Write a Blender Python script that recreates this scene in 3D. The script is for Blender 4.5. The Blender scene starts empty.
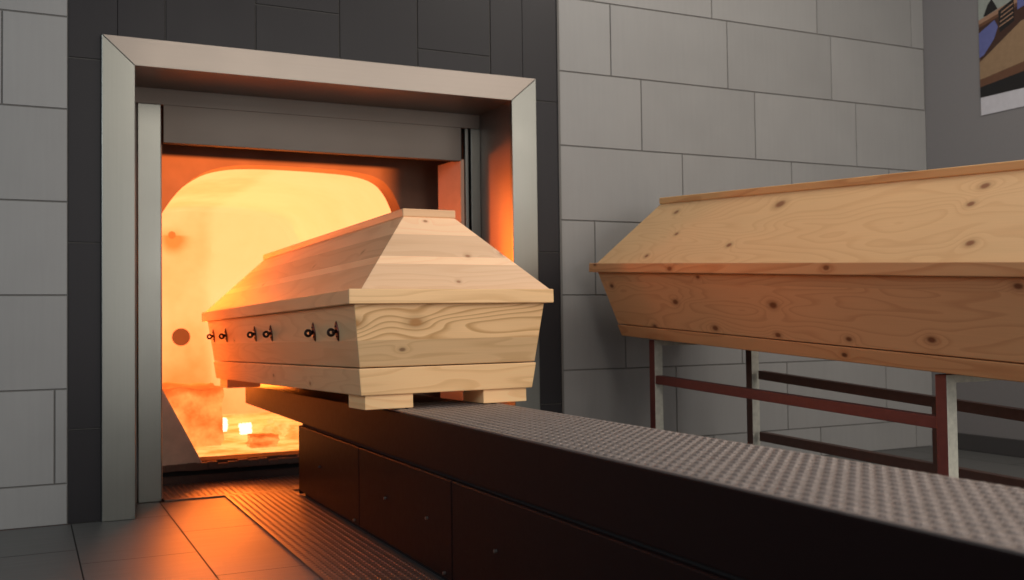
import bpy, bmesh, math, random
from mathutils import Vector, Matrix, Euler
random.seed(7)
S = bpy.context.scene
COL = S.collection

# ------------------------------------------------------------------ node helpers
class NT:
    def __init__(self, name):
        self.m = bpy.data.materials.new(name); self.m.use_nodes = True
        self.t = self.m.node_tree; self.t.nodes.clear()
        self.out = self.n('ShaderNodeOutputMaterial')
    def n(self, kind, **kw):
        nd = self.t.nodes.new(kind)
        for k, v in kw.items(): setattr(nd, k, v)
        return nd
    def link(self, a, b): self.t.links.new(a, b)
    def put(self, sock, v):
        if isinstance(v, bpy.types.NodeSocket): self.link(v, sock)
        else: sock.default_value = v
    def math(self, op, a, b=0.0, c=0.0, clamp=False):
        nd = self.n('ShaderNodeMath', operation=op, use_clamp=clamp)
        self.put(nd.inputs[0], a); self.put(nd.inputs[1], b); self.put(nd.inputs[2], c)
        return nd.outputs[0]
    def comb(self, x, y, z=0.0):
        nd = self.n('ShaderNodeCombineXYZ')
        for i, v in enumerate((x, y, z)): self.put(nd.inputs[i], v)
        return nd.outputs[0]
    def sep(self, v):
        nd = self.n('ShaderNodeSeparateXYZ'); self.link(v, nd.inputs[0]); return nd.outputs
    def noise(self, vec, scale=1.0, detail=2.0, rough=0.5, dist=0.0):
        nd = self.n('ShaderNodeTexNoise'); self.link(vec, nd.inputs['Vector'])
        nd.inputs['Scale'].default_value = scale; nd.inputs['Detail'].default_value = detail
        nd.inputs['Roughness'].default_value = rough; nd.inputs['Distortion'].default_value = dist
        return nd.outputs['Fac']
    def ramp(self, fac, stops, interp='LINEAR'):
        nd = self.n('ShaderNodeValToRGB'); self.put(nd.inputs[0], fac); cr = nd.color_ramp
        cr.interpolation = interp
        while len(cr.elements) < len(stops): cr.elements.new(0.5)
        for e, (p, c) in zip(cr.elements, stops):
            e.position = p; e.color = (c, c, c, 1) if isinstance(c, (int, float)) else (*c, 1)
        return nd.outputs[0]
    def mix(self, fac, a, b, mode='MIX'):
        nd = self.n('ShaderNodeMix', data_type='RGBA', blend_type=mode)
        self.put(nd.inputs[0], fac)
        for s, v in ((nd.inputs[6], a), (nd.inputs[7], b)):
            if isinstance(v, (tuple, list)): v = (*v[:3], 1)
            self.put(s, v)
        return nd.outputs[2]
    def smooth(self, v, a, b, c=0.0, d=1.0):
        nd = self.n('ShaderNodeMapRange', interpolation_type='SMOOTHSTEP')
        self.put(nd.inputs[0], v)
        for i, x in enumerate((a, b, c, d)): nd.inputs[i+1].default_value = x
        return nd.outputs[0]
    def uv(self): return self.n('ShaderNodeUVMap', uv_map='UVMap').outputs[0]
    def pos(self): return self.n('ShaderNodeNewGeometry').outputs['Position']
    def attr(self, name):
        nd = self.n('ShaderNodeAttribute', attribute_name=name); return nd.outputs
    def bump(self, h, strength=0.3, dist=0.001):
        nd = self.n('ShaderNodeBump'); self.link(h, nd.inputs['Height'])
        nd.inputs['Strength'].default_value = strength; nd.inputs['Distance'].default_value = dist
        return nd.outputs[0]
    def pbr(self, color, rough=0.5, metal=0.0, spec=0.5, normal=None, emit=None, estr=0.0):
        b = self.n('ShaderNodeBsdfPrincipled')
        if isinstance(color, (tuple, list)): color = (*color[:3], 1)
        self.put(b.inputs['Base Color'], color); self.put(b.inputs['Roughness'], rough)
        self.put(b.inputs['Metallic'], metal); self.put(b.inputs['Specular IOR Level'], spec)
        if normal is not None: self.link(normal, b.inputs['Normal'])
        if emit is not None:
            if isinstance(emit, (tuple, list)): emit = (*emit[:3], 1)
            self.put(b.inputs['Emission Color'], emit); self.put(b.inputs['Emission Strength'], estr)
        self.link(b.outputs[0], self.out.inputs[0])
        return self.m

def lin(r, g, b):
    f = lambda c: (c/255)/12.92 if c/255 <= .04045 else ((c/255+.055)/1.055)**2.4
    return (f(r), f(g), f(b))

# ------------------------------------------------------------------ materials
def tile_mat(name, base, var, streak, rough, spec=0.5):
    t = NT(name); p = t.pos(); s = t.sep(p)
    tone = t.attr('tone')['Fac']
    st = t.noise(t.comb(t.math('MULTIPLY', s[0], 60), t.math('MULTIPLY', s[1], 60), t.math('MULTIPLY', s[2], 4)), 1, 3, .6)
    cl = t.noise(p, 5, 3, .55)
    f = t.math('ADD', t.math('MULTIPLY', t.math('SUBTRACT', st, .5), streak), t.math('MULTIPLY', t.math('SUBTRACT', cl, .5), streak*1.2))
    f = t.math('ADD', f, t.math('MULTIPLY', t.math('SUBTRACT', tone, .5), var))
    f = t.math('ADD', f, 1.0)
    c = t.mix(1.0, base, t.comb(f, f, f), 'MULTIPLY')
    r = t.math('ADD', rough, t.math('MULTIPLY', t.math('SUBTRACT', cl, .5), .15))
    return t.pbr(c, r, 0, spec, t.bump(st, .08, .0008))

def floor_mat(name, base):
    t = NT(name); p = t.pos(); s = t.sep(p); tone = t.attr('tone')['Fac']
    st = t.noise(t.comb(t.math('MULTIPLY', s[0], 5), t.math('MULTIPLY', s[1], 55), 0.0), 1, 3, .6)
    cl = t.noise(p, 7, 3, .6)
    f = t.math('ADD', .75, t.math('ADD', t.math('MULTIPLY', st, .3), t.math('ADD', t.math('MULTIPLY', cl, .2), t.math('MULTIPLY', tone, .16))))
    c = t.mix(1.0, base, t.comb(f, f, f), 'MULTIPLY')
    return t.pbr(c, t.math('ADD', .38, t.math('MULTIPLY', st, .2)), 0, .4, t.bump(st, .1, .0006))

def plain(name, color, rough=.5, metal=0.0, nscale=30, namt=.12, spec=.5, bump=.1):
    t = NT(name); p = t.n('ShaderNodeTexCoord').outputs['Object']
    n = t.noise(p, nscale, 3, .6)
    f = t.math('ADD', 1-namt, t.math('MULTIPLY', n, 2*namt))
    c = t.mix(1.0, color, t.comb(f, f, f), 'MULTIPLY')
    return t.pbr(c, t.math('ADD', rough-.05, t.math('MULTIPLY', n, .1)), metal, spec, t.bump(n, bump, .0008))

def brushed(name, color, rough, along='z', amt=.18, metal=1.0):
    t = NT(name); p = t.pos(); s = t.sep(p)
    k = {'z': (220, 220, 3), 'x': (3, 220, 220), 'y': (220, 3, 220)}[along]
    n = t.noise(t.comb(*[t.math('MULTIPLY', s[i], k[i]) for i in range(3)]), 1, 2, .6)
    sm = t.noise(p, 6, 3, .6)
    f = t.math('ADD', 1-amt, t.math('ADD', t.math('MULTIPLY', n, amt), t.math('MULTIPLY', sm, amt)))
    c = t.mix(1.0, color, t.comb(f, f, f), 'MULTIPLY')
    r = t.math('ADD', rough-.1, t.math('ADD', t.math('MULTIPLY', n, .1), t.math('MULTIPLY', sm, .12)))
    return t.pbr(c, r, metal, .5, t.bump(n, .06, .0004))

def wood(name, light, dark, knots=(), ring=13, contrast=.55, knotcol=(.09, .03, .012), rough=.45, seed=0.0, across=8.0, tonevar=.3):
    t = NT(name); s = t.sep(t.uv()); u, v = s[0], s[1]
    tone = t.attr('tone')['Fac']
    sd = t.math('ADD', seed, t.math('MULTIPLY', tone, 17.0))
    n = t.noise(t.comb(t.math('MULTIPLY', u, 1.0), t.math('MULTIPLY', v, across), sd), 1, 2, .45, .25)
    kd = None
    for ku, kv, kr in knots:
        du = t.math('MULTIPLY', t.math('SUBTRACT', u, ku), .55); dv = t.math('SUBTRACT', v, kv)
        d = t.math('DIVIDE', t.math('SQRT', t.math('ADD', t.math('MULTIPLY', du, du), t.math('MULTIPLY', dv, dv))), kr)
        bulge = t.math('MULTIPLY', t.math('EXPONENT', t.math('MULTIPLY', t.math('MULTIPLY', d, d), -.2)), .085)
        n = t.math('ADD', n, bulge)
        kd = d if kd is None else t.math('MINIMUM', kd, d)
    rings = t.math('FRACT', t.math('MULTIPLY', n, ring))
    rr = t.ramp(rings, [(0, .05), (.55, .2), (.86, 1.0), (.95, .75), (1, .05)])
    fine = t.noise(t.comb(t.math('MULTIPLY', u, 7), t.math('MULTIPLY', v, 330), sd), 1, 2, .6)
    big = t.noise(t.comb(t.math('MULTIPLY', u, 2.0), t.math('MULTIPLY', v, 6.0), sd), 1, 2, .5)
    c = t.mix(t.math('MULTIPLY', rr, contrast), light, dark)
    k = t.math('ADD', 1-tonevar/2-.13, t.math('ADD', t.math('MULTIPLY', tone, tonevar), t.math('ADD', t.math('MULTIPLY', fine, .12), t.math('MULTIPLY', big, .14))))
    c = t.mix(1.0, c, t.comb(k, k, k), 'MULTIPLY')
    if kd is not None:
        halo = t.smooth(kd, .6, 1.9, .35, 0.0)
        c = t.mix(halo, c, tuple(x*.62 for x in dark))
        core = t.smooth(kd, .35, .95, .85, 0.0)
        c = t.mix(core, c, knotcol)
    return t.pbr(c, t.math('ADD', rough, t.math('MULTIPLY', fine, .1)), 0, .35, t.bump(t.math('ADD', fine, t.math('MULTIPLY', rings, -.5)), .05, .0006))

M = {}
M['grey_tile'] = tile_mat('grey wall tile', lin(143, 141, 138), .10, .12, .45)
M['black_tile'] = tile_mat('black wall tile', lin(36, 33, 35), .2, .2, .45, .3)
M['grout'] = plain('dark grout', lin(104, 101, 97), .85)
M['black_grout'] = plain('black tile grout', lin(72, 69, 66), .85)
M['plaster'] = plain('painted plaster', lin(132, 129, 129), .8, 0, 90, .05)
M['floor_tile'] = floor_mat('dark floor tile', lin(88, 88, 86))
M['floor_grout'] = plain('floor grout', lin(58, 56, 54), .8)
M['skirting'] = plain('dark skirting', lin(70, 68, 68), .6)
M['steel_v'] = brushed('brushed steel vertical', lin(136, 136, 129), .34, 'z', .12)
M['steel_h'] = brushed('brushed steel horizontal', lin(148, 138, 129), .40, 'x', .12)
M['steel_reveal'] = brushed('heat tinted steel', lin(150, 138, 132), .42, 'y')
M['steel_dark'] = brushed('dull door steel', lin(112, 103, 95), .55, 'x', .08, .6)
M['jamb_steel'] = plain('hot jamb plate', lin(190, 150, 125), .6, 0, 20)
M['soot'] = plain('sooty shaft', lin(45, 32, 28), .9)
M['refr_dark'] = plain('dark refractory', lin(100, 78, 66), .9, 0, 25, .35, bump=.5)
M['refr_grey'] = plain('grey refractory', lin(205, 180, 158), .9, 0, 18, .25, bump=.5)
M['iron'] = plain('rusty sill iron', lin(78, 56, 48), .7, .2, 30, .4)
M['black_paint'] = plain('black painted steel', lin(24, 12, 12), .5, 0, 50, .1, .15)
M['black_gap'] = plain('black shadow gap', lin(14, 13, 13), .8)
M['bolt'] = plain('zinc bolt', lin(150, 145, 140), .35, .9)
M['tread'] = plain('worn aluminium tread', lin(150, 138, 132), .5, .7, 22, .18)
M['tread_floor'] = plain('dull floor tread', lin(118, 106, 98), .45, .6, 22, .2)
M['handle_iron'] = plain('dark bronze handle', lin(52, 36, 32), .35, .7)
M['handle_red'] = plain('reddish bronze rosette', lin(96, 48, 38), .38, .7)
M['stand_red'] = plain('dark red lead paint', lin(112, 62, 58), .5, 0, 40, .25)
M['stand_zinc'] = plain('galvanised tube', lin(196, 192, 176), .55, 0, 60, .35)
M['stand_dark'] = plain('dark stained steel', lin(104, 76, 66), .55, .1, 40, .25)

CREAM, CREAM_D = lin(253, 206, 150), lin(212, 160, 100)
M['pine_end'] = wood('pale pine across end', CREAM, lin(188, 136, 76), [(-.112, .235, .016), (-.29, .235, .016)], 19, .75, lin(186, 128, 70), across=8, seed=1.94)
M['pine_end_plain'] = wood('pale pine end plain', CREAM, CREAM_D, [(-.148, .162, .0075)], 15, .4, lin(120, 85, 55), seed=8.1, tonevar=.5)
M['pine_side'] = wood('pale pine along side', lin(232, 188, 140), lin(200, 145, 98), [(.52, .06, .007), (.95, .075, .007), (1.5, .2, .006)], 14, .3, lin(150, 105, 70), seed=1.7)
M['pine_roof'] = wood('pale pine roof', lin(244, 196, 148), lin(214, 156, 108), [(.3, .45, .007), (.75, .44, .007), (1.3, .41, .006)], 8, .35, lin(190, 140, 95), seed=5.2, tonevar=.45)
M['pine_roof_end'] = wood('pale pine roof end', lin(254, 207, 162), lin(230, 174, 124), [(.196, .436, .007), (.023, .348, .005), (-.017, .533, .005), (.08, .426, .006)], 14, .3, lin(170, 110, 70), seed=6.4, tonevar=.45)
OR, OR_D = lin(220, 170, 120), lin(180, 118, 72)
M['pine2_side'] = wood('knotty pine side', OR, OR_D, [(.991, .193, .014), (1.897, .234, .010), (1.342, .274, .008), (1.654, .091, .011), (1.297, .106, .012), (.992, .102, .010), (.7, .109, .009), (.415, .126, .011), (1.497, .186, .012), (.148, .266, .010)], 24, .34, lin(92, 46, 26), seed=2.2, across=7)
M['pine2_plinth'] = wood('knotty pine plinth', lin(212, 160, 110), OR_D, [(.723, .063, .009)], 9, .5, lin(72, 34, 20), seed=4.9)
M['pine2_roof'] = wood('knotty pine roof', lin(228, 186, 134), lin(196, 142, 92), [(1.135, .511, .016), (1.705, .512, .010), (1.59, .426, .0075), (1.237, .379, .009), (1.67, .347, .008), (.304, .367, .010), (.376, .516, .011), (.382, .469, .009)], 24, .26, lin(130, 78, 46), seed=9.7, across=7, tonevar=.1)
M['pine2_rim'] = wood('knotty pine rim', lin(216, 166, 116), OR_D, [(1.458, .301, .011), (.716, .306, .010), (1.954, .315, .006)], 9, .5, lin(95, 50, 28), seed=7.3)
M['pine2_plain'] = wood('pine plain', lin(228, 182, 124), OR_D, [], 9, .45, seed=11.0)

def glow(name, build):
    t = NT(name); c, st, base = build(t)
    return t.pbr(base, .95, 0, .1, None, c, st)
def _lining(t):
    p = t.pos(); s = t.sep(p)
    n = t.noise(p, 2.2, 3, .55); f = t.noise(p, 14, 3, .6)
    # hottest at the top and middle, cooler low down and at the left of the back wall
    h = t.smooth(s[2], .1, .75)
    l = t.smooth(s[0], .82, .93)
    dark_spot = t.n('ShaderNodeVectorMath', operation='DISTANCE'); t.link(p, dark_spot.inputs[0]); dark_spot.inputs[1].default_value = (.665, 2.69, 1.14)
    dark_spot = t.smooth(dark_spot.outputs['Value'], .0, .12, .7, 0.0)  # colour drops to the darker ramp end around the peep hole
    k = t.math('ADD', t.math('MULTIPLY', h, .55), t.math('MULTIPLY', l, .25))
    k = t.math('ADD', k, t.math('MULTIPLY', t.math('SUBTRACT', n, .5), .7))
    k = t.math('ADD', k, t.math('MULTIPLY', t.math('SUBTRACT', f, .5), .22))
    k = t.math('SUBTRACT', k, dark_spot)
    c = t.ramp(k, [(0, (.95, .30, .045)), (.35, (1, .52, .12)), (.7, (1, .70, .20)), (1, (1, .75, .23))])
    c = t.mix(1.0, c, (2.5, .98, 1.12), 'MULTIPLY')
    return c, 1.0, (.012, .008, .005)
M['lining'] = glow('glowing refractory lining', _lining)
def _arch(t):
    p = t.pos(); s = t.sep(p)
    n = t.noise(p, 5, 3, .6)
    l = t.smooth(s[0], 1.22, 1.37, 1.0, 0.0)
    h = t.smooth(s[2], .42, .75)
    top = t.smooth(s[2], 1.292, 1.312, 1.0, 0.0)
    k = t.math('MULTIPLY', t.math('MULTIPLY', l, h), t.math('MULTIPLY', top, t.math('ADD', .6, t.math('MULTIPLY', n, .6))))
    return (1.0, .17, .03, 1), t.math('MULTIPLY', k, .85), t.mix(n, lin(80, 60, 50), lin(120, 96, 80))  # emission paints bounced orange light on the face, cut off under the door's shadow
M['arch_face'] = glow('arch face painted glow', _arch)
def _ember(t):
    p = t.pos(); n = t.noise(p, 9, 4, .65); s = t.sep(t.n('ShaderNodeNewGeometry').outputs['Normal'])
    up = t.math('MULTIPLY', t.math('MAXIMUM', s[2], 0.0), .40)
    k = t.math('SUBTRACT', t.math('SUBTRACT', n, up), .08)
    c = t.ramp(k, [(0, (.75, .10, .012)), (.25, (1.0, .20, .03)), (.5, (1.3, .42, .09)), (.75, (1.7, .62, .16))])
    return c, 1.0, (.06, .04, .03)
M['ember'] = glow('glowing orange ember', _ember)
M['flame'] = glow('white hot flame', lambda t: ((1.0, .90, .62, 1), 1.6, (.3, .2, .1)))
def _flow(t):
    p = t.pos(); n = t.noise(p, 7, 4, .7)
    c = t.ramp(n, [(.2, (.95, .16, .02)), (.42, (1.3, .40, .07)), (.6, (1.9, .66, .17))])
    return c, 1.0, (.06, .04, .03)
M['hearth'] = glow('glowing hearth floor', _flow)
def _port(t):
    p = t.pos(); n = t.noise(p, 12, 3, .6)
    return t.mix(n, (.10, .022, .006), (.24, .05, .01)), 1.0, (.1, .06, .04)
M['port'] = glow('dark burner port', _port)
M['port_soft'] = glow('shaded peep hole', lambda t: ((.42, .09, .012, 1), 1.0, (.3, .2, .1)))

# ------------------------------------------------------------------ mesh helpers
class MB:
    """collects polygons with uv, tone and material slot, builds ONE mesh object"""
    def __init__(s): s.v = []; s.f = []; s.uvs = []; s.tone = []; s.mi = []
    def poly(s, pts, mi=0, tone=.5, uv=None):
        b = len(s.v); s.v += [tuple(p) for p in pts]; s.f.append(list(range(b, b+len(pts))))
        s.uvs.append(uv if uv else [(p[0], p[2]) for p in pts]); s.tone.append(tone); s.mi.append(mi)
    def hull(s, bot, top, mi=0, tone=.5, uvax=None, sides=None, caps=True):
        """prism between two equal-length loops; uvax=(along index, across index)"""
        g = (lambda p: (p[uvax[0]], p[uvax[1]])) if uvax else None
        n = len(bot)
        def P(pts): s.poly(pts, mi, tone, [g(p) for p in pts] if g else None)
        if caps: P(list(reversed(bot))); P(list(top))
        for i in range(n):
            j = (i+1) % n; P([bot[i], bot[j], top[j], top[i]])
    def box(s, x0, x1, y0, y1, z0, z1, mi=0, tone=.5, uvax=None, mis=None):
        b = [(x0, y0, z0), (x1, y0, z0), (x1, y1, z0), (x0, y1, z0)]
        t = [(x, y, z1) for x, y, _ in b]
        k = len(s.f); s.hull(b, t, mi, tone, uvax)
        if mis:  # order: bottom, top, -y, +x, +y, -x
            for i, m in enumerate(mis): s.mi[k+i] = m
    def tube(s, path, r, seg=10, mi=0, closed=False):
        pts = [Vector(p) for p in path]; rings = []
        n = len(pts)
        for i, p in enumerate(pts):
            if closed: d = pts[(i+1) % n]-pts[i-1]
            else: d = pts[min(i+1, n-1)]-pts[max(i-1, 0)]
            d.normalize(); a = d.orthogonal().normalized()
            if i and rings:
                a = (pa - d*pa.dot(d)).normalized()
            pa = a; c = d.cross(a)
            rings.append([p+(a*math.cos(q)+c*math.sin(q))*r for q in [2*math.pi*k/seg for k in range(seg)]])
        m = n if closed else n-1
        for i in range(m):
            A, B = rings[i], rings[(i+1) % n]
            for k in range(seg):
                j = (k+1) % seg; s.poly([A[k], A[j], B[j], B[k]], mi)
        if not closed:
            s.poly(list(reversed(rings[0])), mi); s.poly(rings[-1], mi)
    def build(s, name, mats, parent=None, smooth=False, bevel=0.0, merge=True):
        me = bpy.data.meshes.new(name); me.from_pydata(s.v, [], s.f)
        uvl = me.uv_layers.new(name='UVMap'); ta = me.attributes.new('tone', 'FLOAT', 'FACE')
        k = 0
        for pi, p in enumerate(me.polygons):
            for q in range(len(s.uvs[pi])): uvl.data[k].uv = s.uvs[pi][q][:2]; k += 1
            ta.data[pi].value = s.tone[pi]; p.material_index = s.mi[pi]; p.use_smooth = smooth
        for m in (mats if isinstance(mats, (list, tuple)) else [mats]): me.materials.append(m)
        if merge:
            bm = bmesh.new(); bm.from_mesh(me); bmesh.ops.remove_doubles(bm, verts=bm.verts, dist=1e-5)
            bmesh.ops.recalc_face_normals(bm, faces=bm.faces); bm.to_mesh(me); bm.free()
        o = bpy.data.objects.new(name, me); COL.objects.link(o)
        if parent: o.parent = parent
        if bevel:
            b = o.modifiers.new('bevel', 'BEVEL'); b.width = bevel; b.segments = 2; b.limit_method = 'ANGLE'
            b.angle_limit = math.radians(25)
        return o

def tag(o, label=None, cat=None, group=None, kind=None):
    for k, v in (('label', label), ('category', cat), ('group', group), ('kind', kind)):
        if v: o[k] = v
    return o
def empty(name, loc=(0, 0, 0), rot=None):
    o = bpy.data.objects.new(name, None); o.empty_display_size = .1; COL.objects.link(o); o.location = loc
    if rot is not None: o.rotation_euler = rot
    return o
def struct(o): o['kind'] = 'structure'; return o

def minus(rect, hole):
    x0, x1, z0, z1 = rect; a0, a1, b0, b1 = hole
    if x1 <= a0 or x0 >= a1 or z1 <= b0 or z0 >= b1: return [rect]
    out = []
    if x0 < a0: out.append((x0, a0, z0, z1))
    if x1 > a1: out.append((a1, x1, z0, z1))
    m0, m1 = max(x0, a0), min(x1, a1)
    if z0 < b0: out.append((m0, m1, z0, b0))
    if z1 > b1: out.append((m0, m1, b1, z1))
    return out

# ------------------------------------------------------------------ room shell
XR, ZC = 3.835, 2.9
HOLE = (.15, 1.64, -.01, 1.53)
w = MB(); G = .0019
def tile(x0, x1, z0, z1, mi, tone):
    for (a, b, c, d) in minus((x0+G, x1-G, z0+G, z1-G), HOLE):
        if b-a < .004 or d-c < .004: continue
        e = .0012
        B = [(a, .004, c), (b, .004, c), (b, .004, d), (a, .004, d)]
        F = [(a+e, 0, c+e), (b-e, 0, c+e), (b-e, 0, d-e), (a+e, 0, d-e)]
        w.poly(F, mi, tone)
        for i in range(4):
            j = (i+1) % 4; w.poly([B[i], B[j], F[j], F[i]], mi, tone)
for (a, b, c, d) in minus((-2.6, 0, 0, ZC), HOLE) + minus((1.8, XR, 0, ZC), HOLE): w.poly([(a, .004, c), (b, .004, c), (b, .004, d), (a, .004, d)], 2)
for (a, b, c, d) in minus((0, 1.8, 0, ZC), HOLE): w.poly([(a, .0035, c), (b, .0035, c), (b, .0035, d), (a, .0035, d)], 3)
rows = [(.0, .1303, .15)] + [(.1303+.3*k, .4303+.3*k, a) for k, a in enumerate((.557, .31, .172, .012, .405, .26, .18, .05, .42))]
rnd = random.Random(3)
for z0, z1, off in rows:
    z1 = min(z1, ZC)
    for (X0, X1) in ((-2.6, 0), (1.8, XR)):
        k = math.floor((X0-off)/.5951)
        while True:
            a = off+.5951*k; b = a+.5951; k += 1
            if a >= X1: break
            a, b = max(a, X0), min(b, X1)
            if b-a > .008: tile(a, b, z0, z1, 0, rnd.random())
for c, joints in enumerate(([.3, .9, 1.5, 2.1, 2.7], [2.1, 2.7], [1.748, 2.35], [2.1, 2.7], [1.655, 2.26], [.3, .9, 1.5, 2.1, 2.7])):
    zs = [0]+joints+[ZC]
    for z0, z1 in zip(zs, zs[1:]): tile(.3*c, .3*c+.3, z0, z1, 1, rnd.random())
struct(w.build('wall_back', [M['grey_tile'], M['black_tile'], M['grout'], M['black_grout']], merge=False))

w = MB(); w.box(XR, XR+.1, -6.2, .1, 0, ZC); struct(w.build('wall_right', M['plaster']))
w = MB(); w.box(XR-.012, XR, -6.2, 0, 0, .078); struct(w.build('baseboard_right', M['skirting'], bevel=.003))
w = MB()
w.box(1.793, 1.802, -.006, .0, 0, ZC); struct(w.build('trim_1', M['grout']))

w = MB()
w.poly([(-2.6, -6.2, -.003), (XR, -6.2, -.003), (XR, .7, -.003), (-2.6, .7, -.003)], 1)
g = .002
def ftile(x0, x1, y0, y1):
    x0, x1 = max(x0, -2.6), min(x1, XR)
    if x1-x0 < .01: return
    w.poly([(x0+g, y0+g, 0), (x1-g, y0+g, 0), (x1-g, y1-g, 0), (x0+g, y1-g, 0)], 0, rnd.random())
for i in range(-9, 14):
    x0 = .01+.3*i; off = (0.0 if i % 2 == 0 else .3)
    for k in range(-12, 2):
        y0 = -.60+off+.6*k; y1 = y0+.59999
        if i < 0: y0 -= .11; y1 -= .11
        if i == 1 and y1 > .25: y1 = .265
        y1 = min(y1, .0 if (i < 0 or i > 5) else .3)
        if y1-y0 > .02: ftile(x0, x0+.3, y0, y1)
struct(w.build('floor', [M['floor_tile'], M['floor_grout']], merge=False))

# ------------------------------------------------------------------ furnace
fu = empty('cremation_furnace', (.89, 0, 0))
tag(fu, 'steel framed furnace in the black tiled wall, glowing orange inside under its raised door', 'furnace')
OX = Vector((-.89, 0, 0))
def part(mb, name, mats, bevel=0.0, smooth=False, parent=fu):
    mb.v = [(x-.89, y, z) for x, y, z in mb.v] if parent is fu else mb.v
    return mb.build(name, mats, parent, smooth, bevel)
X0, X1, ZT = .10, 1.69, 1.583          # outer frame
I0, I1, IZ = .2025, 1.582, 1.488       # inner edge
YF = -.016
def prism_xz(pts, y0, y1, mi=0):
    m = MB(); m.hull([(x, y0, z) for x, z in pts], [(x, y1, z) for x, z in pts], mi); return m
part(prism_xz([(X0, 0), (I0, 0), (I0, IZ), (X0, ZT)], YF, .004), 'frame_side', M['steel_v'], .002)
part(prism_xz([(I1, 0), (X1, 0), (X1, ZT), (I1, IZ)], YF, .004), 'frame_side', M['steel_v'], .002)
part(prism_xz([(X0, ZT), (I0, IZ), (I1, IZ), (X1, ZT)], YF, .004), 'frame_top', M['steel_h'], .002)
m = MB(); m.box(I0-.006, I0, .004, .30, 0, IZ); part(m, 'reveal_side', M['steel_reveal'])
m = MB(); m.box(I1, I1+.006, .004, .30, 0, IZ); part(m, 'reveal_side', M['steel_reveal'])
m = MB(); m.box(I0-.006, I1+.006, .004, .30, IZ, IZ+.006); part(m, 'reveal_top', M['steel_reveal'])
# inner face at y=.29
m = MB(); m.box(I0, I1, .292, .312, 1.430, IZ); part(m, 'header_strip', M['steel_dark'], .001)
m = MB(); m.box(.238, .319, .286, .325, 0, 1.4295); part(m, 'guide_rail', M['steel_v'], .003)
m = MB(); m.box(I0, .236, .296, .32, 0, 1.43); part(m, 'guide_backing', M['steel_dark'])
m = MB(); m.box(1.539, I1, .288, .325, 0, 1.4295); part(m, 'guide_rail', M['steel_v'], .003)
m = MB(); m.box(1.514, 1.530, .290, .33, 0, 1.4295); part(m, 'guide_strip', M['steel_v'], .004)
m = MB(); m.box(1.500, 1.54, .335, .345, 0, 1.44); part(m, 'guide_backing', M['soot'])
m = MB(); m.box(.328, 1.499, .296, .330, 1.293, 2.0) ; m.mi[0] = 1; part(m, 'lift_door', [M['steel_dark'], M['soot']], .001)
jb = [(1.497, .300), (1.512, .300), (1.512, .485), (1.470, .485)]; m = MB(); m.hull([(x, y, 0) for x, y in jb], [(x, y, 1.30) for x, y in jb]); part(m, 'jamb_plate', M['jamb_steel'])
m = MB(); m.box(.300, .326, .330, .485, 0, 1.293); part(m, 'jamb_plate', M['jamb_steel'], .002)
# dark shaft around the door
m = MB()
m.box(1.60, 1.62, .30, .66, 0, 2.05); m.box(.18, .20, .30, .66, 0, 2.05); m.box(.18, 1.62, .30, .70, 2.05, 2.07)
m.box(.18, 1.62, .30, .31, 1.50, 2.05)
part(m, 'door_shaft', M['soot'])
# refractory front wall with arched opening
CX, HW, ZA, ZS = .865, .535, 1.0, .29
ARC = [(1.40, .95), (1.385, 1.03), (1.355, 1.126), (1.315, 1.205), (1.262, 1.252), (1.17, 1.276), (1.02, 1.284), (.86, 1.286), (.72, 1.283), (.62, 1.272), (.528, 1.243), (.44, 1.178), (.375, 1.092), (.34, 1.02), (.33, .95)]
def arch(off=0.0, n=4):
    out = []
    P = [Vector((x, 0, z)) for x, z in ARC]
    for i in range(len(P)-1):
        p0, p1, p2, p3 = P[max(i-1, 0)], P[i], P[i+1], P[min(i+2, len(P)-1)]
        for k in range(n):
            q = k/n
            v = .5*((2*p1)+(p2-p0)*q+(2*p0-5*p1+4*p2-p3)*q*q+(3*p1-p0-3*p2+p3)*q**3)
            out.append(v)
    out.append(P[-1]); c = Vector((CX, 0, .95))
    return [(v.x+off*((v-c).normalized().x), v.z+off*((v-c).normalized().z)) for v in out]
zb = .088
open_ = [(CX-HW+.16, zb), (CX+HW-.16, zb), (CX+HW, .42)] + arch() + [(CX-HW, .42)]
YA = .65
def front(pts_in, y0, y1):
    mm = MB()
    outer = []
    for x, z in pts_in:   # project each opening point radially to a big rectangle
        cx, cz = CX, .7; dx, dz = x-cx, z-cz
        s_ = min((.80/abs(dx)) if abs(dx) > 1e-6 else 1e9, ((1.34 if dz > 0 else .69)/abs(dz)) if abs(dz) > 1e-6 else 1e9)
        outer.append((cx+dx*s_, cz+dz*s_))
    n = len(pts_in)
    for i in range(n):
        j = (i+1) % n
        a, b, c, d = pts_in[i], pts_in[j], outer[j], outer[i]
        mm.poly([(a[0], y0, a[1]), (b[0], y0, b[1]), (c[0], y0, c[1]), (d[0], y0, d[1])], 0)
        mm.poly([(a[0], y0, a[1]), (a[0], y1, a[1]), (b[0], y1, b[1]), (b[0], y0, b[1])], 0)
    return mm
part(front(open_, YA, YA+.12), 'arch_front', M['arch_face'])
# chamber lining behind it
YB = 2.75
ch = [(CX-HW-.02, zb-.02), (CX+HW+.02, zb-.02)] + arch(.022) 
m = MB(); n = len(ch)
for i in range(1, n):
    j = (i+1) % n
    a, b = ch[i], ch[j]
    m.poly([(a[0], YA+.12, a[1]), (a[0], YB, a[1]), (b[0], YB, b[1]), (b[0], YA+.12, b[1])], 0)
m.poly([(x, YB, z) for x, z in ch], 0)
lining = part(m, 'chamber_lining', M['lining'])
m = MB(); m.poly([(CX-HW-.02, YA+.02, zb-.004), (CX+HW+.02, YA+.02, zb-.004), (CX+HW+.02, YB, zb-.004), (CX-HW-.02, YB, zb-.004)]); part(m, 'hearth_floor', M['hearth'])
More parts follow.
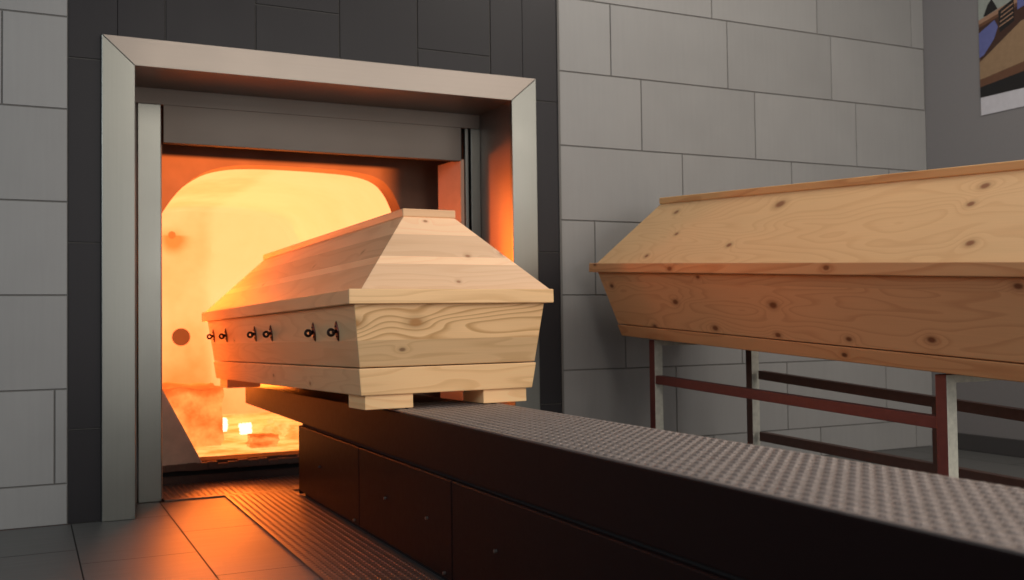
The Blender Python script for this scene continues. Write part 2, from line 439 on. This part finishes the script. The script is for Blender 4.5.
# back wall relief: a raised pier, burner port and a peep hole
m = MB(); m.box(.50, .885, YB-.06, YB-.002, zb, 1.16); part(m, 'rear_pier', M['lining'], .02)
def disc(cx, cz, r, y, depth, seg=24):
    mm = MB(); ring = [(cx+r*math.cos(2*math.pi*k/seg), cz+r*math.sin(2*math.pi*k/seg)) for k in range(seg)]
    mm.hull([(x, y, z) for x, z in ring], [(x, y-depth, z) for x, z in ring]); return mm
part(disc(.705, .558, .052, YB-.058, .012), 'burner_port', M['port'], .004)
part(disc(.655, 1.16, .022, YB-.058, .008), 'peep_hole', M['port_soft'], .004)
# lower left cheek and sill
m = MB()
chk = [(.335, .075), (.515, .075), (.35, .40), (.335, .40)]
m.hull([(x, YA-.03, z) for x, z in chk], [(x, YA+.02, z) for x, z in chk]); part(m, 'refractory_cheek', M['refr_grey'], .008)
m = MB()
chk = [(1.395, .075), (1.215, .075), (1.38, .40), (1.395, .40)]
m.hull([(x, YA-.03, z) for x, z in chk], [(x, YA+.02, z) for x, z in chk]); part(m, 'refractory_cheek', M['refr_grey'], .008)
m = MB()
xs = [.33+.04*k for k in range(29)]
rs = random.Random(5)
for a, b in zip(xs, xs[1:]):
    m.box(a, b, YA-.035, YA+.14, .058, .080+rs.uniform(-.004, .007))
part(m, 'sill_lip', M['refr_dark'], .003)
m = MB(); m.box(.30, 1.52, YA-.02, YA+.1, .0, .036); m.box(.30, 1.52, YA-.012, YA+.1, .036, .058, 1); part(m, 'sill_bar', [M['iron'], M['black_gap']], .002)

# things lying in the chamber
def lump(name, c, size, mat, seed, sub=3, rough=.12, boxy=True):
    bm = bmesh.new(); bmesh.ops.create_cube(bm, size=1.0)
    bmesh.ops.subdivide_edges(bm, edges=bm.edges, cuts=6, use_grid_fill=True)
    r = random.Random(seed)
    from mathutils import noise
    for v in bm.verts:
        d = noise.noise_vector(v.co*3.1+Vector((seed, 0, 0)))*rough
        if v.co.z < -.45: d.z = 0
        v.co += d
        v.co.x *= size[0]; v.co.y *= size[1]; v.co.z *= size[2]
    zmin = min(v.co.z for v in bm.verts)
    for v in bm.verts: v.co.z -= zmin
    me = bpy.data.meshes.new(name); bm.to_mesh(me); bm.free(); me.materials.append(mat)
    for p in me.polygons: p.use_smooth = True
    o = bpy.data.objects.new(name, me); COL.objects.link(o); o.location = c; return o
zh = zb-.003
tag(lump('glowing_block', (.51, 1.34, zh), (.34, .36, .26), M['ember'], 3, rough=.09), 'large crumbling block glowing orange at the left inside the furnace', 'ember')
tag(lump('glowing_fragment', (.83, 1.03, zh), (.11, .10, .05), M['ember'], 11, rough=.2), 'small orange fragment glowing on the hearth in front of the two white hot lumps', 'ember')
tag(lump('ash_heap', (1.17, 1.5, zh), (.34, .5, .06), M['hearth'], 17, rough=.2), 'low glowing ash heap on the hearth under the loading arm', 'ash')
for c_, sz, sd_, lb in (((.775, 1.75, zh), (.05, .045, .06), 21, 'white hot lump beside the large glowing block, left one of the two'), ((.86, 1.56, zh+.001), (.048, .04, .05), 29, 'white hot lump nearer the loading arm, right one of the two')):
    tag(lump('white_hot_lump', c_, sz, M['flame'], sd_, rough=.3), lb, 'ember', 'white hot lumps on the hearth')
# ------------------------------------------------------------------ floor tread plates
def tread(mb, x0, x1, y0, y1, z0, z1, pitch, r, h, mi=0, stagger=False):
    """solid plate with rows of raised rounded studs"""
    mb.box(x0, x1, y0, y1, z0, z1, mi)
    nx = int((x1-x0-.006)/pitch); ny = int((y1-y0-.006)/pitch)-(1 if stagger else 0)
    ox = (x1-x0-(nx-1)*pitch)/2; oy = (y1-y0-(ny-1)*pitch)/2
    seg = 8
    for i in range(nx):
        for j in range(ny):
            cx, cy = x0+ox+i*pitch, y0+oy+j*pitch+(.5*pitch if stagger and i % 2 else 0)
            R = [[(cx+rr*r*math.cos(2*math.pi*k/seg), cy+rr*r*1.15*math.sin(2*math.pi*k/seg), z1+hh*h) for k in range(seg)] for rr, hh in ((1, 0), (.72, .7), (.35, 1))]
            for A, B in zip(R, R[1:]):
                for k in range(seg):
                    q = (k+1) % seg; mb.poly([A[k], A[q], B[q], B[k]], mi)
            mb.poly(R[2], mi)
m = MB(); tread(m, .536, .784, -2.6, .268, .0005, .006, .0215, .0066, .0018, stagger=True)
o = m.build('floor_tread_plate', M['tread_floor'], merge=False)
tag(o, 'long studded floor plate lying along the foot of the black loading machine', 'floor plate')
m = MB(); tread(m, .327, 1.46, .272, .628, .0005, .006, .0215, .0066, .0018, stagger=True)
o = m.build('floor_tread_plate', M['tread_floor'], merge=False)
tag(o, 'orange lit studded floor plate in front of the furnace sill', 'floor plate')

# ------------------------------------------------------------------ charging machine
BX0, BX1 = .79, 1.122
cm = empty('loading_machine', (.956, -1.6, 0))
tag(cm, 'long black loading machine with studded metal top, its arm reaching into the furnace', 'loading machine')
def cpart(mb, name, mats, bevel=0.0, parent=cm):
    mb.v = [(x-.956, y+1.6, z) for x, y, z in mb.v]; return mb.build(name, mats, parent, False, bevel)
YE = -3.75
ztop = .3875
m = MB(); zf = .351
prof = [(YE, .263), (-.96, .263), (1.2, .266), (1.2, zf), (-.96, ztop), (YE, ztop)]
m.hull([(BX0, y, z) for y, z in prof], [(BX1, y, z) for y, z in prof])
cpart(m, 'top_beam', M['black_paint'], .003)
m = MB(); tread(m, BX0+.001, BX1-.001, YE, -.70, ztop, ztop+.0035, .0268, .0098, .0032)
m.v = [(x-.956, y+1.6, z) for x, y, z in m.v]
m.build('tread_plate', M['tread'], cm, merge=False)['label'] = 'studded grey metal top plate'
# housing below: three side panels each side
ys = [.167, -.575, -1.31, -2.4, YE]
for a, b in zip(ys, ys[1:]):
    m = MB(); m.box(BX0-.006, BX0+.02, b+.0008, a-.0008, .018, .256); sp = cpart(m, 'side_panel', M['black_paint'], .004)
    yb = sorted({a-.30 if a-b < .8 else a-.25, b+.18})
    for y in ([a-.295] if a > 0 else [a-.25, b+.16]):
        for z in (.141, ):
            m = MB(); m.tube([(BX0-.012, y, z), (BX0-.004, y, z)], .0042, 8); cpart(m, 'bolt', M['bolt'], 0, sp).matrix_parent_inverse = Matrix.Identity(4)
    m = MB(); m.tube([(BX0-.012, b+.045, .03), (BX0-.004, b+.045, .03)], .0042, 8); cpart(m, 'bolt', M['bolt'], 0, sp)
m = MB(); m.box(BX0+.02, BX1-.004, YE, .16, .004, .255); cpart(m, 'housing_core', M['black_gap'])
m = MB(); m.box(BX0+.006, BX1-.01, YE, .16, .2555, .2630); cpart(m, 'shadow_gap', M['black_gap'])
m = MB(); m.box(BX0+.012, BX1-.004, YE, .15, .0005, .018); cpart(m, 'plinth', M['black_gap'])
m = MB(); m.box(BX0-.006, BX1-.004, .162, .170, .006, .256); cpart(m, 'front_panel', M['black_paint'], .003)

# ------------------------------------------------------------------ coffins
def coffin(name, d, loc, rot, mats, roof_near, roof_far, cap_ov, tones, handles=(), feet=True):
    """d holds the measured profile; local x across, y lengthwise (0 = near end), z up from the feet"""
    r = empty(name, loc, rot)
    L, wr, wt, wb = d['L'], d['wr']/2, d['wt']/2, d['wb']/2
    zb_, z0, z1, zc = d['zb'], d['zr0'], d['zr1'], d['zc']; st, sb, sc = d['st'], d['sb'], d['sc']
    zg = d['zg']; wc = d['wc']/2
    def ring(z, extra=0.0):
        f = (z-zb_)/(z0-zb_); x = wb+(wt-wb)*f+extra; e = sb+(st-sb)*f-extra
        return [(-x, e, z), (x, e, z), (x, L-e, z), (-x, L-e, z)]
    rt = random.Random(5)
    def planks(mb, zs, ms, me, tn, extra=0.0):
        for (a, b), tt in zip(zip(zs, zs[1:]), tn):
            A, B = ring(a, extra), ring(b, extra)
            for i in range(4):
                j = (i+1) % 4; end = i in (0, 2); ax = 0 if end else 1
                pts = [A[i], A[j], B[j], B[i]]
                mb.poly(pts, (me if not isinstance(me, (list, tuple)) else me[zs.index(a) % len(me)]) if end else ms, tt, [(p[ax], p[2]) for p in pts])
    # body with a separate plinth board, a fine groove between the two
    body = MB(); planks(body, d['zplank'], 0, [1, 2], tones['body'])
    A = ring(d['zplank'][0]); body.poly(list(reversed(A)), 0); B = ring(z0); body.poly(B, 0)
    bo = body.build('body', [mats['side'], mats['end'], mats['end2']], r, bevel=.0025)
    pl = MB(); planks(pl, [zb_, zg-.0025], 0, 1, [tones['plinth']], .0035)
    pl.poly(list(reversed(ring(zb_, .0035))), 0); pl.poly(ring(zg-.0025, .0035), 0)
    pl.build('plinth_board', [mats['plinth'], mats['plinth_end']], bo, bevel=.003)
    # lid: rim, hipped roof, ridge cap
    lid = MB()
    bot = [(roof_near[0], roof_near[2], z1-.002), (roof_near[1], roof_near[2], z1-.002), (roof_far[1], L-roof_far[2], z1-.002), (roof_far[0], L-roof_far[2], z1-.002)]
    zt = zc-.022
    top = [(-wc, sc, zt), (wc, sc, zt), (wc, L-sc, zt), (-wc, L-sc, zt)]
    zs = [z1-.002]+d['zroof']+[zt]
    lerp = lambda a, b, f: tuple(p+(q-p)*f for p, q in zip(a, b))
    for (a, b), tt in zip(zip(zs, zs[1:]), tones['roof']):
        fa, fb = [(q-zs[0])/(zt-zs[0]) for q in (a, b)]
        for i in range(4):
            j = (i+1) % 4; end = i in (0, 2); ax = 0 if end else 1
            pts = [lerp(bot[i], top[i], fa), lerp(bot[j], top[j], fa), lerp(bot[j], top[j], fb), lerp(bot[i], top[i], fb)]
            lid.poly(pts, 1 if end else 0, tt, [(p[ax], p[2]) for p in pts])
    lid.poly(list(reversed(bot)), 0); lid.poly(top, 0)
    lo = lid.build('lid', [mats['roof'], mats['roof_end']], r, bevel=.0015)
    rim = MB()
    q = .035
    o_, i_ = [(-wr, 0), (wr, 0), (wr, L), (-wr, L)], [(-wr+q, q), (wr-q, q), (wr-q, L-q), (-wr+q, L-q)]
    for i in range(4):
        j = (i+1) % 4; ax = 0 if i in (0, 2) else 1; tt = tones['rim'][i % 2]
        for pts in ([(*o_[i], z0), (*o_[j], z0), (*o_[j], z1), (*o_[i], z1)],):
            rim.poly(pts, 1 if ax == 0 else 0, tt, [(p[ax], p[2]) for p in pts])
        for z in (z0, z1):
            pts = [(*o_[i], z), (*o_[j], z), (*i_[j], z), (*i_[i], z)]
            rim.poly(pts, 0, tt, [(p[ax], p[1-ax]) for p in pts])
        pts = [(*i_[i], z0), (*i_[j], z0), (*i_[j], z1), (*i_[i], z1)]
        rim.poly(pts, 0, tt, [(p[ax], p[2]) for p in pts])
    rim.build('rim', [mats['rim'], mats['rim_end']], lo, bevel=.003)
    cap = MB()
    cb = [(-wc-cap_ov, sc-cap_ov, zt-.002), (wc+cap_ov, sc-cap_ov, zt-.002), (wc+cap_ov, L-sc+cap_ov, zt-.002), (-wc-cap_ov, L-sc+cap_ov, zt-.002)]
    ct = [(x, y, zc) for x, y, _ in cb]
    cap.hull(cb, ct, 0, tones['cap'], (1, 2)); cap.build('ridge_cap', mats['cap'], lo, bevel=.003)
    if feet:
        for sx in (-1, 1):
            for (ya, yb) in ((.066, .205), (L-.205, L-.066)):
                f = MB(); xa, xb = sorted((sx*.248, sx*.108)); f.box(xa, xb, ya, yb, .001, zb_, 0, rt.random()*.5+.4, (0, 2))
                f.build('foot', mats['foot'], r, bevel=.002)
    # bronze handles: oval rosette with a ring that stands out from it
    nx, nz = -(z0-zb_), -(wt-wb); ln = math.hypot(nx, nz); nrm = Vector((nx/ln, 0, nz/ln)); upv = Vector((-nrm.z, 0, nrm.x))
    if upv.z < 0: upv = -upv
    for (hy, hz) in handles:
        f = (hz-zb_)/(z0-zb_); c = Vector((-(wb+(wt-wb)*f), hy, hz)) + nrm*.0002
        ho = MB(); seg = 18
        base = [c+Vector((0, 1, 0))*(.0155*math.cos(a)*(1-.2*abs(math.sin(2*a))))+upv*(.030*math.sin(a)) for a in [2*math.pi*k/seg for k in range(seg)]]
        ho.hull([tuple(p) for p in base], [tuple(c+(p-c)*.8+nrm*.004) for p in base])
        h = ho.build('handle', M['handle_red'], r, bevel=.001)
        kb = MB(); kb.tube([c+nrm*.003, c+nrm*.016], .0055, 10)
        cc = c+nrm*.019-upv*.001
        kb.tube([cc+nrm*(.0085*math.cos(a))+upv*(.0085*math.sin(a)) for a in [2*math.pi*k/16 for k in range(16)]], .0042, 8, closed=True)
        for sv in (1, -1): kb.tube([c+upv*sv*.014+nrm*.002, c+upv*sv*.014+nrm*.0065], .0026, 8)
        kb.build('handle_ring', M['handle_iron'], h, smooth=True)
    return r

dA = dict(L=1.9894, wr=.622, wt=.5796, wb=.5178, wc=.160, zb=.0402, zr0=.2863, zr1=.3265, zc=.5694, st=.0211, sb=.0588, sc=.182,
          zg=.1165, zplank=[.1165, .189, .2863], zroof=[.400, .422, .490])
cA = coffin('coffin', dA, (.9546, -.9538, .3953), Euler((-.0192, -.002, .0364), 'XYZ'),
            dict(side=M['pine_side'], end=M['pine_end_plain'], end2=M['pine_end'], plinth=M['pine_side'], plinth_end=M['pine_end_plain'],
                 roof=M['pine_roof'], roof_end=M['pine_roof_end'], rim=M['pine_side'], rim_end=M['pine_end_plain'], cap=M['pine_roof'], foot=M['pine_end_plain']),
            (-.272, .312, .018), (-.303, .303, .018), .004,
            dict(body=[.02, .6], plinth=.62, roof=[.25, .85, .2, .75], rim=[.55, .5], cap=.6),
            [(.192, .217), (.414, .218), (.913, .221), (1.142, .222), (1.629, .222), (1.873, .223)])
tag(cA, 'pale pine coffin with bronze side handles, sliding off the loading machine into the glowing furnace', 'coffin')

dB = dict(L=2.0, wr=.6474, wt=.5878, wb=.4728, wc=.170, zb=.0436, zr0=.2864, zr1=.3212, zc=.5757, st=.0171, sb=.1139, sc=.140,
          zg=.0885, zplank=[.0885, .252, .2864], zroof=[])
cB = coffin('coffin', dB, (2.1895, -2.1059, .4223), Euler((.0546, -.0035, .006), 'XYZ'),
            dict(side=M['pine2_side'], end=M['pine2_plain'], end2=M['pine2_plain'], plinth=M['pine2_plinth'], plinth_end=M['pine2_plain'],
                 roof=M['pine2_roof'], roof_end=M['pine2_plain'], rim=M['pine2_rim'], rim_end=M['pine2_plain'], cap=M['pine2_plain'], foot=M['pine2_plain']),
            (-.302, .302, .02), (-.302, .302, .02), .006,
            dict(body=[.5, .18], plinth=.55, roof=[.5], rim=[.5, .5], cap=.6), (), feet=False)
tag(cB, 'knotty orange pine coffin without handles, resting on the steel stand by the grey wall', 'coffin')

# ------------------------------------------------------------------ stand under the right coffin
sd = empty('coffin_stand', (2.2, -1.0, 0))
tag(sd, 'dark red welded steel stand with open rails under the knotty pine coffin', 'stand')
T = .036
def zc_(y): return .4223+.0436+.0546*(y+2.1059)-.004       # underside of the coffin
def spart(mb, name, mats, bevel=.002):
    mb.v = [(x-2.2, y+1.0, z) for x, y, z in mb.v]; return mb.build(name, mats, sd, False, bevel)
SM = [M['stand_red'], M['stand_zinc'], M['stand_dark']]
XA, XBk = 1.985, 2.40
LEGS = [(XA, -.375, 0), (XA, -1.695, 0), (XBk, -.42, 2), (XBk, -1.31, 2), (XBk, -1.72, 2)]
for x, y, mi in LEGS:
    m = MB(); z = zc_(y)-.004 if y != -1.31 else .365
    m.box(x, x+T, y, y+T, 0, z, mi, .5, None, (mi, mi, 1, mi, 1, mi)); spart(m, 'leg', SM)
for ya, yb in ((-.375, -.42), (-1.695, -1.72)):
    y = ya
    m = MB(); z = zc_(y)
    m.box(XA+T, XBk+T, y+.002, y+T-.002, z-.026, z, 1); spart(m, 'cross_bar', SM)
def rail(x, ya, za, yb, zb2, h, mi):
    m = MB()
    m.hull([(x, ya, za-h), (x+.03, ya, za-h), (x+.03, yb, zb2-h), (x, yb, zb2-h)], [(x, ya, za), (x+.03, ya, za), (x+.03, yb, zb2), (x, yb, zb2)], mi)
    spart(m, 'rail', SM)
rail(XA+.002, -.375, .421, -1.67, .371, .032, 0)
rail(XBk+.002, -.455, .428, -1.72, .355, .033, 2)
rail(XBk+.002, -.455, .194, -1.72, .162, .034, 2)
rail(XA+.002, -.375, .150, -1.64, .125, .032, 0)

# ------------------------------------------------------------------ poster on the right wall
po = empty('poster', (XR, -.7, 1.9)); tag(po, 'printed photo poster of wooden tables with white lower margin, on the right wall', 'poster')
YL, YR = -.319, -1.16
def wp(u, v):   # poster coordinates: u 0..1 along the wall, v height
    return (XR-.004-XR, YL+(YR-YL)*u+.7, v-1.9)
m = MB(); m.poly([wp(0, 1.545), wp(1, 1.545), wp(1, 1.627), wp(0, 1.627)])
m.build('white_margin', plain('poster paper', lin(205, 203, 208), .5), po)
mats = [plain(n_, lin(*c), .45, 0, 40, .18) for n_, c in (('poster tan table', (150, 122, 92)), ('poster dark brown', (66, 42, 32)), ('poster pale backdrop', (150, 156, 148)),
        ('poster black', (26, 24, 24)), ('poster lilac', (98, 104, 158)), ('poster mid brown', (104, 70, 50)), ('poster light rail', (160, 124, 100)))]
m = MB()
def pp(mi, dx, *pts): m.poly([(wp(u, v)[0]-dx, *wp(u, v)[1:]) for u, v in pts], mi)
k = .842   # visible part spans u 0..~.26
pp(5, .0, (0, 1.627), (1, 1.627), (1, 2.36), (0, 2.36))
pp(2, .0004, (0, 1.97), (1, 2.16), (1, 2.36), (0, 2.36))
pp(3, .0008, (.03, 1.995), (.06, 2.045), (.085, 2.065), (.11, 2.03), (.12, 2.012), (.05, 1.995))
pp(3, .0008, (.16, 2.05), (.17, 2.2), (.20, 2.2), (.19, 2.06)); pp(3, .0008, (.26, 2.08), (.28, 2.3), (.33, 2.3), (.32, 2.09))
pp(6, .0008, (0, 1.965), (1, 2.155), (1, 2.185), (0, 1.985))
pp(1, .0008, (0, 1.80), (1, 1.98), (1, 2.14), (0, 1.95))
pp(4, .0012, (0, 1.81), (.03, 1.82), (.095, 1.88), (.12, 1.93), (.10, 1.965), (0, 1.925))
pp(3, .0012, (.13, 1.90), (.22, 1.935), (.22, 2.035), (.125, 2.00))
pp(4, .0012, (.24, 1.98), (.34, 2.0), (.34, 2.07), (.24, 2.04))
for i in range(4): pp(6, .0016, (.13+.004*i, 1.925+.02*i), (.215, 1.95+.02*i), (.215, 1.956+.02*i), (.13+.004*i, 1.931+.02*i))
pp(0, .0012, (0, 1.71), (1, 1.83), (1, 2.0), (.26, 1.925), (0, 1.79))
pp(5, .0016, (0, 1.675), (1, 1.77), (1, 1.83), (0, 1.71))
pp(3, .0014, (0, 1.627), (1, 1.627), (1, 1.77), (0, 1.675))
m.build('picture', mats, po, merge=False)

# ------------------------------------------------------------------ light
wd = bpy.data.worlds.new('room'); S.world = wd; wd.use_nodes = True
bg = wd.node_tree.nodes['Background']; bg.inputs[0].default_value = (.78, .86, 1.0, 1); bg.inputs[1].default_value = .17
def area(name, loc, target, size, power, color, sy=None):
    l = bpy.data.lights.new(name, 'AREA'); l.energy = power; l.color = color; l.size = size
    if sy: l.shape = 'RECTANGLE'; l.size_y = sy
    o = bpy.data.objects.new(name, l); COL.objects.link(o); o.location = loc
    o.rotation_euler = (Vector(target)-Vector(loc)).to_track_quat('-Z', 'Y').to_euler(); return o
area('ceiling_lamp', (2.5, -1.5, 2.85), (2.0, -1.0, 0), 1.0, 24, (1.0, .92, .82))
area('ceiling_lamp', (1.2, -4.4, 2.7), (1.1, -.6, .6), 1.4, 26, (1.0, .91, .80))
area('rear_fill', (2.2, -6.0, 1.0), (1.6, 0, .5), 2.6, 54, (1.0, .96, .92), 1.6)  # unseen soft fill, added to lift the wall under the right coffin
area('right_window', (3.75, -4.5, 2.15), (.8, -.9, .6), 1.5, 42, (1.0, .91, .83), 1.1)
area('left_fill', (-2.3, -3.0, 1.9), (0, 0, .8), 1.4, 29, (.80, .92, 1.0))  # cool fill from the left, an unseen lamp with no window modelled
area('fire', (.88, 2.6, .72), (.88, .0, .45), .95, 95, (1.0, .175, .012), .95)

area('reveal_fill', (.38, 1.45, 1.16), (1.58, .1, .95), .3, 17, (1.0, .14, .012))  # unseen lamp added in the chamber to throw orange onto the right reveal
# ------------------------------------------------------------------ camera
cam = bpy.data.cameras.new('camera'); co = bpy.data.objects.new('camera', cam); COL.objects.link(co); S.camera = co
yaw, pitch, roll = .4494, .0300, -.0125
fw = Vector((math.sin(yaw)*math.cos(pitch), math.cos(yaw)*math.cos(pitch), math.sin(pitch)))
right = Vector((math.cos(yaw), -math.sin(yaw), 0)); up = right.cross(fw)
r2 = math.cos(roll)*right+math.sin(roll)*up; u2 = -math.sin(roll)*right+math.cos(roll)*up
co.matrix_world = Matrix(((r2.x, u2.x, -fw.x, -.1215), (r2.y, u2.y, -fw.y, -3.5299), (r2.z, u2.z, -fw.z, .6323), (0, 0, 0, 1)))
cam.sensor_width = 36; cam.lens = 1008.87/1024*36
cam.dof.use_dof = True; cam.dof.focus_distance = 2.75; cam.dof.aperture_fstop = 4.0
cam.clip_start = .02

S.view_settings.view_transform = 'Standard'; S.view_settings.look = 'None'
S.view_settings.exposure = 0.0; S.view_settings.gamma = 1.0
S.cycles.use_denoising = True
S.cycles.sample_clamp_indirect = 6.0
S.cycles.max_bounces = 8
